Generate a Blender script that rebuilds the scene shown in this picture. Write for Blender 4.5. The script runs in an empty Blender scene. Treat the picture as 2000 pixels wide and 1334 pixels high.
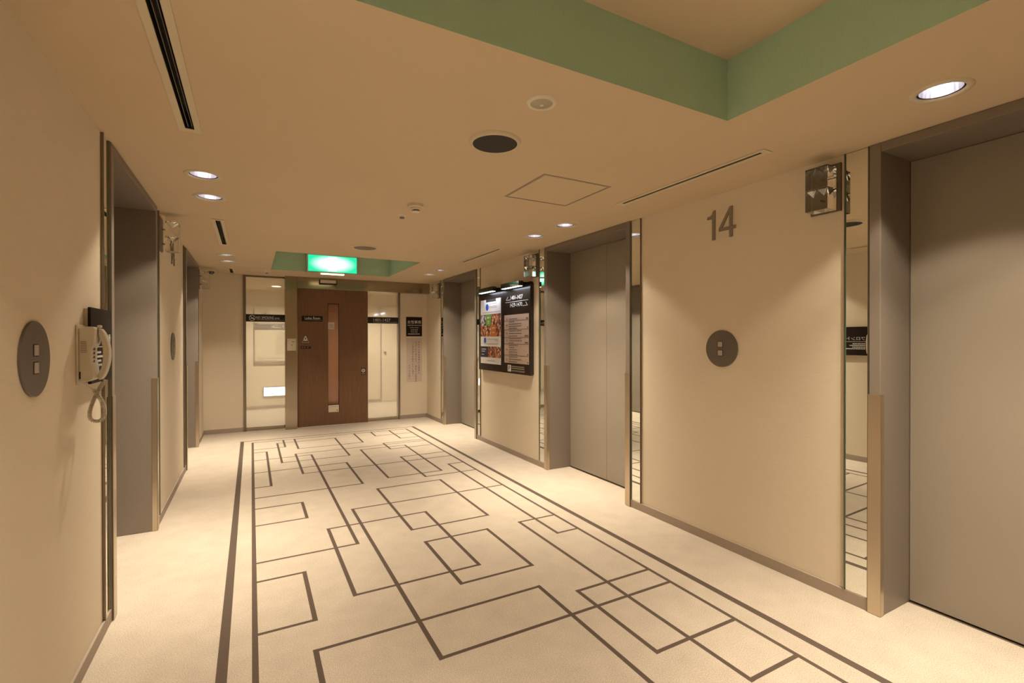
import bpy, math, random
from mathutils import Matrix, Vector
random.seed(7)
scn = bpy.context.scene
C = scn.collection

# ------------------------------------------------------------------ camera
FPX = 938.2
cd = bpy.data.cameras.new('camera'); cam = bpy.data.objects.new('camera', cd); C.objects.link(cam)
cd.sensor_fit = 'HORIZONTAL'; cd.sensor_width = 36.0; cd.lens = FPX * 36.0 / 2000.0
cd.clip_start = 0.02; cd.clip_end = 100
fw = Vector((0.47689, 0.87895, -0.00471)).normalized()
rt = Vector((0.87896, -0.47690, -0.00111)); rt = (rt - fw * rt.dot(fw)).normalized(); up = rt.cross(fw)
mw = Matrix.Identity(4)
for i in range(3):
    mw[i][0] = rt[i]; mw[i][1] = up[i]; mw[i][2] = -fw[i]
mw[2][3] = 1.33
cam.matrix_world = mw
scn.camera = cam

# ------------------------------------------------------------------ world, exposure
w = bpy.data.worlds.new('world'); scn.world = w; w.use_nodes = True
w.node_tree.nodes['Background'].inputs[0].default_value = (1.0, 0.8, 0.55, 1)
w.node_tree.nodes['Background'].inputs[1].default_value = 0.0
scn.view_settings.view_transform = 'Standard'; scn.view_settings.look = 'None'
scn.view_settings.gamma = 1.0; scn.view_settings.use_curve_mapping = False
scn.view_settings.exposure = 0.0

LAMP_W = 2.85
LAMP_COL = (1.0, 0.87, 0.67)
# photometric profile of the downlights: peaked beam with a reflector cut-off near 50 degrees
PROFILE = {0: 1.0, 10: 0.97, 15: 0.91, 20: 0.79, 25: 0.61, 30: 0.40, 33: 0.285, 36: 0.205, 40: 0.155, 44: 0.14, 47: 0.13, 50: 0.085, 53: 0.01, 55: 0.0, 90: 0.0}
CANDELA = 1000.0
ies = bpy.data.texts.new('downlight_profile')
_a = sorted(PROFILE)
ies.write('IESNA:LM-63-2002\n[TEST] downlight\nTILT=NONE\n1 -1 %g %d 1 1 2 0.0 0.0 0.0\n1 1 0\n' % (1.0, len(_a)) + ' '.join(str(a) for a in _a) + '\n0\n' + ' '.join('%.2f' % (PROFILE[a] * CANDELA) for a in _a) + '\n')

# ------------------------------------------------------------------ dimensions
XL, XR, YB, YF, H = -0.595, 2.65, 7.95, -1.6, 2.265
YFAR = 10.35

# ------------------------------------------------------------------ helpers
def lin(r, g, b):
    def f(c):
        c /= 255.0
        return c / 12.92 if c <= 0.04045 else ((c + 0.055) / 1.055) ** 2.4
    return (f(r), f(g), f(b))

def mat(name, col, rough=0.5, metal=0.0, spec=0.5, var=None, bump=None, emit=None, es=0.0, coat=0.0, trans=0.0, ior=1.49, aniso=None):
    m = bpy.data.materials.new(name); m.use_nodes = True
    nt = m.node_tree; N = nt.nodes; L = nt.links
    b = N['Principled BSDF']
    b.inputs['Base Color'].default_value = (*col, 1)
    b.inputs['Roughness'].default_value = rough
    b.inputs['Metallic'].default_value = metal
    b.inputs['Specular IOR Level'].default_value = spec
    b.inputs['Coat Weight'].default_value = coat
    b.inputs['Transmission Weight'].default_value = trans
    b.inputs['IOR'].default_value = ior
    if emit:
        b.inputs['Emission Color'].default_value = (*emit, 1); b.inputs['Emission Strength'].default_value = es
    tc = None
    def coords(scale):
        nonlocal tc
        if tc is None: tc = N.new('ShaderNodeTexCoord')
        mp = N.new('ShaderNodeMapping'); mp.inputs['Scale'].default_value = scale
        L.new(tc.outputs['Object'], mp.inputs['Vector']); return mp.outputs['Vector']
    if var:
        # list of (scale vector, noise scale, amount): multiply the colour by a noise around one
        prev = None
        for sc, ns, amt in var:
            n = N.new('ShaderNodeTexNoise'); n.inputs['Scale'].default_value = ns; n.inputs['Detail'].default_value = 4
            L.new(coords(sc), n.inputs['Vector'])
            r = N.new('ShaderNodeMapRange'); r.inputs[1].default_value = 0.3; r.inputs[2].default_value = 0.7
            r.inputs[3].default_value = 1 - amt; r.inputs[4].default_value = 1 + amt
            L.new(n.outputs['Fac'], r.inputs[0])
            if prev is None: prev = r.outputs[0]
            else:
                mu = N.new('ShaderNodeMath'); mu.operation = 'MULTIPLY'
                L.new(prev, mu.inputs[0]); L.new(r.outputs[0], mu.inputs[1]); prev = mu.outputs[0]
        mx = N.new('ShaderNodeVectorMath'); mx.operation = 'SCALE'; mx.inputs[0].default_value = col
        L.new(prev, mx.inputs['Scale']); L.new(mx.outputs[0], b.inputs['Base Color'])
    if bump:
        prev = None
        for sc, ns, strength, dist in bump:
            n = N.new('ShaderNodeTexNoise'); n.inputs['Scale'].default_value = ns; n.inputs['Detail'].default_value = 2
            L.new(coords(sc), n.inputs['Vector'])
            bp = N.new('ShaderNodeBump'); bp.inputs['Strength'].default_value = strength; bp.inputs['Distance'].default_value = dist
            L.new(n.outputs['Fac'], bp.inputs['Height'])
            if prev: L.new(prev, bp.inputs['Normal'])
            prev = bp.outputs['Normal']
        L.new(prev, b.inputs['Normal'])
    return m

MT = {}
MT['wall'] = mat('wall_fabric', (0.70, 0.61, 0.48), 0.85, spec=0.2, var=[((1, 1, 12), 18, 0.02), ((1, 1, 1), 1.2, 0.02)],
                 bump=[((1, 1, 8), 90, 0.15, 0.002)])
MT['ceil'] = mat('ceiling_paper', (0.60, 0.48, 0.335), 0.9, spec=0.15, var=[((1, 1, 1), 1.0, 0.02)], bump=[((1, 1, 1), 220, 0.12, 0.002)])
MT['green'] = mat('coffer_green_paper', (0.43, 0.60, 0.45), 0.9, spec=0.15, var=[((10, 10, 1), 30, 0.03)], bump=[((8, 8, 1), 40, 0.15, 0.002)])
MT['carpet'] = mat('carpet_cream', (0.47, 0.40, 0.325), 0.95, spec=0.1,
                   var=[((1, 1, 1), 1.3, 0.07), ((1, 1, 1), 8, 0.05), ((1, 1, 1), 230, 0.26)], bump=[((1, 1, 1), 230, 0.28, 0.004)])
MT['carpet_dark'] = mat('carpet_brown_line', (0.105, 0.077, 0.060), 0.95, spec=0.1,
                        var=[((1, 1, 1), 260, 0.2)], bump=[((1, 1, 1), 260, 0.6, 0.004)])
MT['skirt'] = mat('skirting_vinyl', (0.36, 0.29, 0.235), 0.6, spec=0.3)
MT['bronze'] = mat('bronze_steel', (0.23, 0.19, 0.155), 0.45, metal=0.2, var=[((1, 1, 1), 90, 0.02)])
MT['door'] = mat('elevator_door_paint', (0.28, 0.237, 0.19), 0.18, metal=0.0, spec=0.38, var=[((6, 6, 1), 80, 0.015)])
MT['guard'] = mat('guard_stainless', (0.58, 0.49, 0.37), 0.32, metal=1.0, var=[((1, 1, 14), 60, 0.03)])
MT['steel'] = mat('brushed_stainless', (0.44, 0.38, 0.30), 0.17, metal=1.0, var=[((1, 1, 14), 60, 0.03)])
MT['darksteel'] = mat('dark_trim_metal', (0.25, 0.21, 0.17), 0.3, metal=1.0)
MT['mirror'] = mat('mirror_silver', (0.86, 0.88, 0.84), 0.01, metal=1.0)
MT['glassedge'] = mat('green_glass_edge', (0.10, 0.22, 0.15), 0.1, spec=0.6)
MT['wood'] = mat('walnut_veneer', (0.165, 0.082, 0.042), 0.38, spec=0.35, var=[((40, 40, 0.6), 6, 0.22), ((120, 120, 1.2), 5, 0.12)])
MT['black'] = mat('matt_black', (0.012, 0.011, 0.010), 0.7)
MT['darkbrown'] = mat('dark_sign_brown', (0.022, 0.014, 0.011), 0.6, spec=0.12)
MT['white'] = mat('white_print', (0.72, 0.70, 0.66), 0.6)
MT['print_dark'] = mat('dark_print', (0.05, 0.04, 0.035), 0.7)
MT['print_mid'] = mat('mid_print', (0.30, 0.25, 0.21), 0.7)
MT['cream'] = mat('cream_plastic', (0.62, 0.55, 0.42), 0.45)
MT['phone'] = mat('phone_plastic', (0.62, 0.56, 0.45), 0.38)
MT['cord'] = mat('cord_plastic', (0.55, 0.49, 0.39), 0.5)
MT['redbrown'] = mat('dark_red_print', (0.10, 0.03, 0.025), 0.6)
MT['plate'] = mat('call_plate_bronze', (0.15, 0.125, 0.105), 0.45, metal=0.3)
MT['button'] = mat('button_steel', (0.46, 0.40, 0.34), 0.4, metal=0.3)
MT['number'] = mat('number_metal', (0.27, 0.23, 0.18), 0.45, metal=0.4)
MT['trim_cream'] = mat('cream_trim', (0.60, 0.52, 0.38), 0.5)
MT['trim_white'] = mat('white_trim', (0.68, 0.61, 0.50), 0.5)
MT['speaker'] = mat('speaker_mesh_dark', (0.018, 0.014, 0.011), 0.7)
MT['speaker2'] = mat('speaker_mesh_grey', (0.20, 0.165, 0.135), 0.7)
MT['lens'] = mat('sensor_lens', (0.38, 0.34, 0.26), 0.25)
MT['acrylic'] = mat('clear_acrylic', (0.97, 0.985, 0.96), 0.0, trans=1.0, ior=1.49)
MT['lantern_plate'] = mat('lantern_plate_bronze', (0.16, 0.125, 0.095), 0.4, metal=0.4)
MT['can'] = mat('lamp_reflector', (0.82, 0.81, 0.86), 0.32, metal=1.0, var=[((1, 1, 0.2), 60, 0.25)])
MT['bulb'] = mat('lamp_bulb', (1, 1, 1), 0.5, emit=(1.0, 0.95, 0.92), es=19.0)
MT['paper'] = mat('poster_paper', (0.70, 0.68, 0.66), 0.45, coat=0.3)
MT['guide'] = mat('guide_board_pink', (0.50, 0.39, 0.32), 0.4, coat=0.3)
MT['blue'] = mat('print_blue', (0.03, 0.09, 0.38), 0.5)
MT['navy'] = mat('print_navy', (0.012, 0.015, 0.05), 0.5)
MT['pgreen'] = mat('print_green', (0.14, 0.33, 0.04), 0.5)
MT['orange'] = mat('print_orange', (0.50, 0.16, 0.02), 0.5)
MT['board'] = mat('signboard_black', (0.020, 0.014, 0.010), 0.22, spec=0.5)
MT['lampbox'] = mat('signboard_lamp_gloss', (0.012, 0.010, 0.009), 0.06, spec=0.9)
MT['led'] = mat('led_strip', (1, 1, 1), 0.5, emit=(0.80, 0.86, 1.0), es=9.0)
MT['knob'] = mat('knob_metal', (0.25, 0.20, 0.15), 0.35, metal=1.0)
MT['notice'] = mat('notice_paper', (0.58, 0.48, 0.41), 0.7)
MT['grey_print'] = mat('grey_board_band', (0.16, 0.14, 0.12), 0.6)
MT['exit_strip'] = mat('exit_lamp_strip', (1, 1, 1), 0.5, emit=(1.0, 0.88, 0.45), es=3.0)
MT['exit_white'] = mat('exit_white_print', (1, 1, 1), 0.5, emit=(0.9, 1.0, 0.95), es=3.2)
MT['exit_man'] = mat('exit_figure_print', (0.3, 0.9, 0.6), 0.5, emit=(0.62, 1.0, 0.82), es=1.6)
MT['foot'] = mat('foot_lamp_glow', (1, 1, 1), 0.5, emit=(0.85, 0.95, 1.0), es=3.0)
MT['housing'] = mat('sign_housing', (0.45, 0.40, 0.32), 0.5)
MT['louver'] = mat('louver_metal', (0.16, 0.13, 0.10), 0.5, metal=0.5)

def photo_mat(name, cols, scale):
    m = bpy.data.materials.new(name); m.use_nodes = True; N = m.node_tree.nodes; L = m.node_tree.links
    tc = N.new('ShaderNodeTexCoord'); v = N.new('ShaderNodeTexVoronoi'); v.inputs['Scale'].default_value = scale
    L.new(tc.outputs['Object'], v.inputs['Vector'])
    sp = N.new('ShaderNodeSeparateColor'); L.new(v.outputs['Color'], sp.inputs[0])
    r = N.new('ShaderNodeValToRGB'); r.color_ramp.interpolation = 'CONSTANT'
    el = r.color_ramp.elements
    while len(el) < len(cols): el.new(0.5)
    for i, c in enumerate(cols): el[i].position = i / len(cols); el[i].color = (*c, 1)
    L.new(sp.outputs[0], r.inputs[0]); L.new(r.outputs[0], N['Principled BSDF'].inputs['Base Color'])
    N['Principled BSDF'].inputs['Roughness'].default_value = 0.45
    return m
MT['food'] = photo_mat('print_food_photo', [lin(70, 40, 25), lin(170, 110, 70), lin(220, 180, 140), lin(120, 60, 35), lin(60, 50, 40), lin(200, 90, 50)], 42)
MT['room'] = photo_mat('print_room_photo', [lin(150, 140, 150), lin(200, 195, 205), lin(80, 70, 75), lin(120, 100, 95)], 30)

# film-coated glass: half veil, half see-through, glossy face
def film_mat(name, col, veil, tint, gloss=0.03):
    m = bpy.data.materials.new(name); m.use_nodes = True; N = m.node_tree.nodes; L = m.node_tree.links
    N.remove(N['Principled BSDF']); out = N['Material Output']
    tr = N.new('ShaderNodeBsdfTransparent'); tr.inputs[0].default_value = (*tint, 1)
    df = N.new('ShaderNodeBsdfDiffuse'); df.inputs[0].default_value = (*col, 1)
    m1 = N.new('ShaderNodeMixShader'); m1.inputs[0].default_value = veil
    L.new(tr.outputs[0], m1.inputs[1]); L.new(df.outputs[0], m1.inputs[2])
    gl = N.new('ShaderNodeBsdfGlossy'); gl.inputs['Roughness'].default_value = gloss
    fr = N.new('ShaderNodeFresnel'); fr.inputs[0].default_value = 1.5
    m2 = N.new('ShaderNodeMixShader'); L.new(fr.outputs[0], m2.inputs[0]); L.new(m1.outputs[0], m2.inputs[1]); L.new(gl.outputs[0], m2.inputs[2])
    L.new(m2.outputs[0], out.inputs[0]); return m
MT['film'] = film_mat('film_glass', (0.86, 0.83, 0.76), 0.30, (0.97, 0.98, 0.97), 0.06)
MT['tint'] = film_mat('tinted_door_glass', (0.26, 0.145, 0.095), 0.34, (0.56, 0.42, 0.35))

# exit sign face: backlit by two tubes, hotter in the middle of the panel
def exit_mat():
    m = bpy.data.materials.new('exit_face_green'); m.use_nodes = True; N = m.node_tree.nodes; L = m.node_tree.links
    N.remove(N['Principled BSDF']); em = N.new('ShaderNodeEmission')
    tc = N.new('ShaderNodeTexCoord'); mp = N.new('ShaderNodeMapping')
    mp.inputs['Scale'].default_value = (3.0, 0.0, 7.5)
    L.new(tc.outputs['Object'], mp.inputs['Vector'])
    g = N.new('ShaderNodeTexGradient'); g.gradient_type = 'SPHERICAL'; L.new(mp.outputs[0], g.inputs[0])
    r = N.new('ShaderNodeValToRGB'); r.color_ramp.interpolation = 'EASE'
    r.color_ramp.elements[0].color = (0.02, 0.62, 0.30, 1); r.color_ramp.elements[1].position = 0.62; r.color_ramp.elements[1].color = (0.75, 1.0, 0.90, 1)
    L.new(g.outputs[1], r.inputs[0]); L.new(r.outputs[0], em.inputs[0]); em.inputs[1].default_value = 1.5
    L.new(em.outputs[0], N['Material Output'].inputs[0]); return m
MT['exit_face'] = exit_mat()

class MB:
    def __init__(s): s.v = []; s.f = []; s.m = []
    def add(s, vs, fs, mi=0):
        o = len(s.v); s.v += [tuple(p) for p in vs]; s.f += [tuple(i + o for i in f) for f in fs]; s.m += [mi] * len(fs); return s
    def box(s, x0, x1, y0, y1, z0, z1, mi=0):
        x0, x1 = min(x0, x1), max(x0, x1); y0, y1 = min(y0, y1), max(y0, y1); z0, z1 = min(z0, z1), max(z0, z1)
        return s.add([(x0, y0, z0), (x1, y0, z0), (x1, y1, z0), (x0, y1, z0), (x0, y0, z1), (x1, y0, z1), (x1, y1, z1), (x0, y1, z1)],
                     [(3, 2, 1, 0), (4, 5, 6, 7), (0, 1, 5, 4), (1, 2, 6, 5), (2, 3, 7, 6), (3, 0, 4, 7)], mi)
    def revolve(s, prof, n=40, cx=0, cy=0, axis='z', mi=0):
        # prof: list of (r, h); axis z (h = z) or y (h = y)
        vs = []; fs = []
        for r, h in prof:
            for k in range(n):
                a = 2 * math.pi * k / n
                p = (cx + r * math.cos(a), cy + r * math.sin(a), h) if axis == 'z' else (cx + r * math.cos(a), h, cy + r * math.sin(a))
                vs.append(p)
        for i in range(len(prof) - 1):
            for k in range(n):
                a, b = i * n + k, i * n + (k + 1) % n
                fs.append((a, b, b + n, a + n))
        s.add(vs, fs, mi)
        o = len(s.v) - len(vs)
        if prof[0][0] > 1e-6: pass
        return s
    def disc(s, r, h, n=40, cx=0, cy=0, axis='z', mi=0):
        vs = [((cx + r * math.cos(2 * math.pi * k / n), cy + r * math.sin(2 * math.pi * k / n), h) if axis == 'z' else
               (cx + r * math.cos(2 * math.pi * k / n), h, cy + r * math.sin(2 * math.pi * k / n))) for k in range(n)]
        return s.add(vs, [tuple(range(n))], mi)
    def prism_x(s, pts, x0, x1, mi=0):
        # pts: (y, z) outline, extruded along x
        n = len(pts)
        vs = [(x0, y, z) for y, z in pts] + [(x1, y, z) for y, z in pts]
        return s.add(vs, [tuple(range(n))[::-1], tuple(range(n, 2 * n))] + [(i, (i + 1) % n, (i + 1) % n + n, i + n) for i in range(n)], mi)
    def prism_y(s, pts, y0, y1, mi=0):
        n = len(pts)
        vs = [(x, y0, z) for x, z in pts] + [(x, y1, z) for x, z in pts]
        return s.add(vs, [tuple(range(n)), tuple(range(n, 2 * n))[::-1]] + [((i + 1) % n, i, i + n, (i + 1) % n + n) for i in range(n)], mi)
    def tube(s, path, r, n=8, mi=0):
        P = [Vector(p) for p in path]; vs = []; fs = []
        up = Vector((0.3, 0.5, 0.8))
        for i, p in enumerate(P):
            t = (P[min(i + 1, len(P) - 1)] - P[max(i - 1, 0)]).normalized()
            a = t.cross(up); 
            if a.length < 1e-4: a = t.cross(Vector((1, 0, 0)))
            a.normalize(); b = t.cross(a)
            for k in range(n):
                q = p + (a * math.cos(2 * math.pi * k / n) + b * math.sin(2 * math.pi * k / n)) * r
                vs.append(q)
        for i in range(len(P) - 1):
            for k in range(n):
                fs.append((i * n + k, i * n + (k + 1) % n, (i + 1) * n + (k + 1) % n, (i + 1) * n + k))
        fs += [tuple(range(n))[::-1], tuple((len(P) - 1) * n + k for k in range(n))]
        return s.add(vs, fs, mi)
    def build(s, name, mats, parent=None, bevel=0.0, smooth=False, loc=(0, 0, 0), seg=2, fix=True):
        me = bpy.data.meshes.new(name); me.from_pydata(s.v, [], s.f)
        if not isinstance(mats, (list, tuple)): mats = [mats]
        for m in mats: me.materials.append(MT[m])
        for p, mi in zip(me.polygons, s.m): p.material_index = mi; p.use_smooth = smooth
        me.update()
        if fix:
            import bmesh
            bm = bmesh.new(); bm.from_mesh(me); bmesh.ops.recalc_face_normals(bm, faces=bm.faces); bm.to_mesh(me); bm.free()
        o = bpy.data.objects.new(name, me); C.objects.link(o); o.location = loc
        if parent: o.parent = parent
        if bevel:
            md = o.modifiers.new('bevel', 'BEVEL'); md.width = bevel; md.segments = seg; md.limit_method = 'ANGLE'; md.angle_limit = math.radians(40)
        return o

FACE = {'B': 0.0, 'R': -math.pi / 2, 'L': math.pi / 2, 'F': math.pi}
def tag(o, label, cat=None, group=None, kind=None):
    o['label'] = label
    if cat: o['category'] = cat
    if group: o['group'] = group
    if kind: o['kind'] = kind
    return o
def thing(name, loc, face='B', label=None, cat=None, group=None, kind=None):
    o = bpy.data.objects.new(name, None); C.objects.link(o); o.empty_display_size = 0.1
    o.location = loc; o.rotation_euler = (0, 0, FACE[face] if isinstance(face, str) else face)
    if label: tag(o, label, cat, group, kind)
    return o
def dup(root, loc, face=None, label=None, rz=None):
    r = root.copy(); C.objects.link(r); r.location = loc
    if face: r.rotation_euler = (0, 0, FACE[face])
    if label: r['label'] = label
    for ch in [x for x in KIDS(root)]:
        c = ch.copy(); C.objects.link(c); c.parent = r
        for g in KIDS(ch):
            d = g.copy(); C.objects.link(d); d.parent = c
    return r
def KIDS(o): return [x for x in C.objects if x.parent == o]

_tc = {}
def text_geo(s, thin=0.0):
    k = (s, thin)
    if k in _tc: return _tc[k]
    cu = bpy.data.curves.new('lettering_curve', 'FONT'); cu.body = s; cu.size = 1.0; cu.resolution_u = 3; cu.offset = thin
    o = bpy.data.objects.new('lettering_curve', cu); C.objects.link(o)
    dg = bpy.context.evaluated_depsgraph_get(); dg.update()
    me = bpy.data.meshes.new_from_object(o.evaluated_get(dg))
    vs = [tuple(v.co) for v in me.vertices]; fs = [tuple(p.vertices) for p in me.polygons]
    bpy.data.objects.remove(o); bpy.data.curves.remove(cu); bpy.data.meshes.remove(me)
    _tc[k] = (vs, fs); return _tc[k]
def text(mb, s, u, v, h, d, w=None, align='L', mi=0, thin=0.0, ref=None):
    """lettering lying on a face at depth d (towards the viewer is -y); (u, v) is the baseline start, h the height of the drawn glyphs"""
    vs, fs = text_geo(s, thin)
    if not vs: return
    x0 = min(p[0] for p in vs); x1 = max(p[0] for p in vs); y0 = min(p[1] for p in vs); y1 = max(p[1] for p in vs)
    sy = h / (ref if ref else (y1 - y0)); sx = sy if w is None else w / (x1 - x0)
    W = (x1 - x0) * sx; ox = u - (0 if align == 'L' else W / 2 if align == 'C' else W)
    yb = 0 if ref else y0
    mb.add([(ox + (p[0] - x0) * sx, -d, v + (p[1] - yb) * sy) for p in vs], fs, mi)

# =================================================================== THE SETTING
# ---- floor: one carpet; the woven lines are faces of the same mesh in the dark yarn
LX, RX = 0.010, 2.015
Vl = [(0.365, 6.56, 7.02), (0.287, 5.73, 6.83), (0.987, 5.73, 6.83), (0.50, 6.375, 7.02), (1.266, 6.375, 7.02), (1.50, 6.71, 7.02),
      (1.76, 6.39, 7.02), (0.155, 4.872, 6.38), (0.447, 5.165, 6.10), (1.48, 5.825, 6.19), (1.154, 4.62, 5.955), (1.693, 4.62, 5.955),
      (0.605, 3.225, 5.97), (0.90, 4.55, 5.415), (1.482, 4.485, 5.38), (1.843, 2.745, 4.825), (0.361, 3.873, 4.26), (0.982, 3.277, 4.325),
      (1.568, 3.277, 4.325), (0.692, 1.897, 3.897), (0.47, 2.58, 3.573), (1.177, 2.58, 3.573), (1.001, 2.425, 3.039), (1.448, 2.425, 3.039),
      (0.262, 2.443, 2.974), (0.238, 0.95, 2.198), (1.356, 0.95, 2.198), (1.709, 1.198, 3.042), (1.511, 1.496, 2.06)]
Hl = [(6.56, LX, 0.365), (6.83, 0.287, 0.987), (5.73, 0.287, 0.987), (6.375, 0.5, 1.266), (6.71, 1.5, RX), (6.39, 1.76, RX), (6.38, LX, 0.155),
      (4.872, LX, 0.155), (6.10, 0.447, RX), (6.19, 1.48, RX), (5.825, 1.48, RX), (5.955, 1.154, 1.693), (4.62, 1.154, 1.693), (5.97, LX, 0.605),
      (3.225, LX, 0.605), (5.415, LX, 0.90), (4.55, LX, 0.90), (5.165, 0.447, RX), (5.38, 1.482, RX), (4.485, 1.482, RX), (4.825, 1.843, RX),
      (2.745, 1.843, RX), (4.26, LX, 0.361), (3.873, LX, 0.361), (4.325, 0.982, 1.568), (3.277, 0.982, 1.568), (3.897, 0.692, RX), (1.897, 0.692, RX),
      (3.573, 0.47, 1.177), (2.58, 0.47, 1.177), (3.039, 1.001, 1.448), (2.425, 1.001, 1.448), (3.042, 1.709, RX), (1.198, 1.709, RX),
      (2.974, LX, 0.262), (2.443, LX, 0.262), (2.198, 0.238, 1.356), (0.95, 0.238, 1.356), (2.06, 1.511, RX), (1.496, 1.511, RX), (7.02, LX, RX)]
rects = []
HW = 0.0112
for x, y0, y1 in Vl: rects.append((x - HW, x + HW, y0 - HW, y1 + HW))
for y, x0, x1 in Hl: rects.append((x0 - HW, x1 + HW, y - 0.0100, y + 0.0100))
rects += [(-0.128, -0.088, YF, 7.165), (2.136, 2.176, YF, 7.165), (-0.128, 2.176, 7.14, 7.165), (LX - 0.012, LX + 0.012, YF, 7.02), (RX - 0.011, RX + 0.011, YF, 7.02)]
def grid_faces(rects, bx0, bx1, by0, by1):
    xs = sorted(set([bx0, bx1] + [round(r[i], 5) for r in rects for i in (0, 1)])); ys = sorted(set([by0, by1] + [round(r[i], 5) for r in rects for i in (2, 3)]))
    return [x for x in xs if bx0 <= x <= bx1], [y for y in ys if by0 <= y <= by1]
xs, ys = grid_faces(rects, -1.25, 3.25, YF - 0.1, YFAR + 0.15)
mb = MB()
idx = {}
for j, y in enumerate(ys):
    for i, x in enumerate(xs): idx[i, j] = len(mb.v); mb.v.append((x, y, 0.0))
for j in range(len(ys) - 1):
    cy = (ys[j] + ys[j + 1]) / 2; row = [r for r in rects if r[2] < cy < r[3]]
    for i in range(len(xs) - 1):
        cx = (xs[i] + xs[i + 1]) / 2
        mb.f.append((idx[i, j], idx[i + 1, j], idx[i + 1, j + 1], idx[i, j + 1])); mb.m.append(1 if any(r[0] < cx < r[1] for r in row) else 0)
tag(mb.build('floor', ['carpet', 'carpet_dark'], fix=False), 'cream carpet floor woven with thin brown overlapping rectangles', kind='structure')

# ---- elevators sit at these centres along y, both walls; outer half width
EH = 0.632
EYR = [0.5915, 3.53, 6.489]; EYL = [3.53, 6.489]
def wall_boxes(sign, eys, y0, y1):
    m = MB(); x0 = XR if sign > 0 else XL; x1 = x0 + 0.15 * sign; y = y0
    for e in eys: m.box(x0, x1, y, e - EH, 0, H + 0.02); y = e + EH
    m.box(x0, x1, y, y1, 0, H + 0.02); return m
tag(wall_boxes(1, EYR, YF, YB).build('wall_right', 'wall'), 'beige textured right wall between the elevators', kind='structure')
tag(wall_boxes(-1, EYL, YF, YB).build('wall_left', 'wall'), 'beige textured left wall between the elevators', kind='structure')
def skirt(name, sign, eys, y0, y1, label):
    m = MB(); x0 = XR if sign > 0 else XL; x1 = x0 - 0.011 * sign; y = y0
    for e in eys: m.box(x0, x1, y, e - EH, 0, 0.06); y = e + EH
    m.box(x0, x1, y, y1, 0, 0.06)
    tag(m.build(name, 'skirt', bevel=0.002), label, kind='structure')
skirt('baseboard_right', 1, EYR, YF, YB, 'low brown skirting along the right wall')
skirt('baseboard_left', -1, EYL, YF, YB, 'low brown skirting along the left wall')
m = MB(); m.box(-0.745, -0.105, YB, YB + 0.12, 0, H + 0.02); m.box(2.18, 2.80, YB, YB + 0.12, 0, H + 0.02); m.box(0.445, 0.60, YB, YB + 0.12, 0, H + 0.02); m.box(0.60, 2.18, YB, YB + 0.12, 2.10, H + 0.02)
tag(m.build('wall_back', 'wall'), 'beige end wall around the glass panels and wooden door', kind='structure')
m = MB(); m.box(XL + 0.011, -0.105, YB - 0.011, YB, 0, 0.06); m.box(2.18, XR - 0.011, YB - 0.011, YB, 0, 0.06)
tag(m.build('baseboard_back', 'skirt', bevel=0.002), 'low brown skirting along the end wall', kind='structure')
m = MB(); m.box(-0.75, 2.80, YF - 0.1, YF, 0, H + 0.02); tag(m.build('wall_front', 'wall'), 'beige wall closing the hall behind the viewer', kind='structure')
# corridor beyond the glass
m = MB(); m.box(-1.25, 3.25, YFAR, YFAR + 0.12, 0, H + 0.02); m.box(-1.25, 3.25, YFAR - 0.011, YFAR, 0, 0.06, 1)
tag(m.build('wall_corridor', ['wall', 'skirt']), 'pale corridor wall seen through the glass panels', kind='structure')
m = MB(); m.box(-1.37, -1.25, YB, YFAR + 0.12, 0, H + 0.02); m.box(3.25, 3.37, YB, YFAR + 0.12, 0, H + 0.02); m.box(-1.25, -0.745, YB, YB + 0.12, 0, H + 0.02); m.box(2.80, 3.25, YB, YB + 0.12, 0, H + 0.02)
tag(m.build('wall_corridor_ends', 'wall'), 'end walls of the corridor behind the glass', kind='structure')

# ---- ceiling with two green-lined coffers, slots for the air diffusers and holes for the lamps
LAMPS_R = [(2.268, 0.34), (2.290, 0.825), (2.268, 3.262), (2.264, 3.733), (2.256, 6.192), (2.255, 6.66)]
LAMPS_L = [(-0.236, 0.34), (-0.236, 0.80), (-0.236, 3.242), (-0.236, 3.722), (-0.236, 6.178), (-0.235, 6.65)]
LAMPS_C = [(0.39, 9.38), (2.10, 9.38)]
LR = 0.075
COF = [(0.25, 1.797, -0.15, 1.373), (0.232, 1.81, 5.66, 7.18)]
ZC = 2.523
VENTS = [(-0.236, 1.44, 2.588, 'L'), (-0.228, 4.375, 5.525, 'L'), (-0.236, 7.30, 7.80, 'L'), (2.250, 1.488, 2.58, 'R'), (2.256, 4.39, 5.44, 'R')]
SLOT = {'L': 0.0175, 'R': 0.011}
holes = [(c, 'cof') for c in COF] + [((x - SLOT[k], x + SLOT[k], a + 0.035, b - 0.035), 'slot') for x, a, b, k in VENTS]
SQ = 0.085
holes += [((x - SQ, x + SQ, y - SQ, y + SQ), 'lamp') for x, y in LAMPS_R + LAMPS_L + LAMPS_C]
hr = [h[0] for h in holes]
xs, ys = grid_faces(hr, -1.25, 3.25, YF, YFAR)
m = MB()
for j in range(len(ys) - 1):
    cy = (ys[j] + ys[j + 1]) / 2; row = [r for r in hr if r[2] < cy < r[3]]; x = xs[0]; start = xs[0]
    for i in range(len(xs) - 1):
        cx = (xs[i] + xs[i + 1]) / 2; inside = any(r[0] < cx < r[1] for r in row)
        if not inside:
            m.add([(xs[i], ys[j], H), (xs[i], ys[j + 1], H), (xs[i + 1], ys[j + 1], H), (xs[i + 1], ys[j], H)], [(0, 1, 2, 3)])
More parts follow.
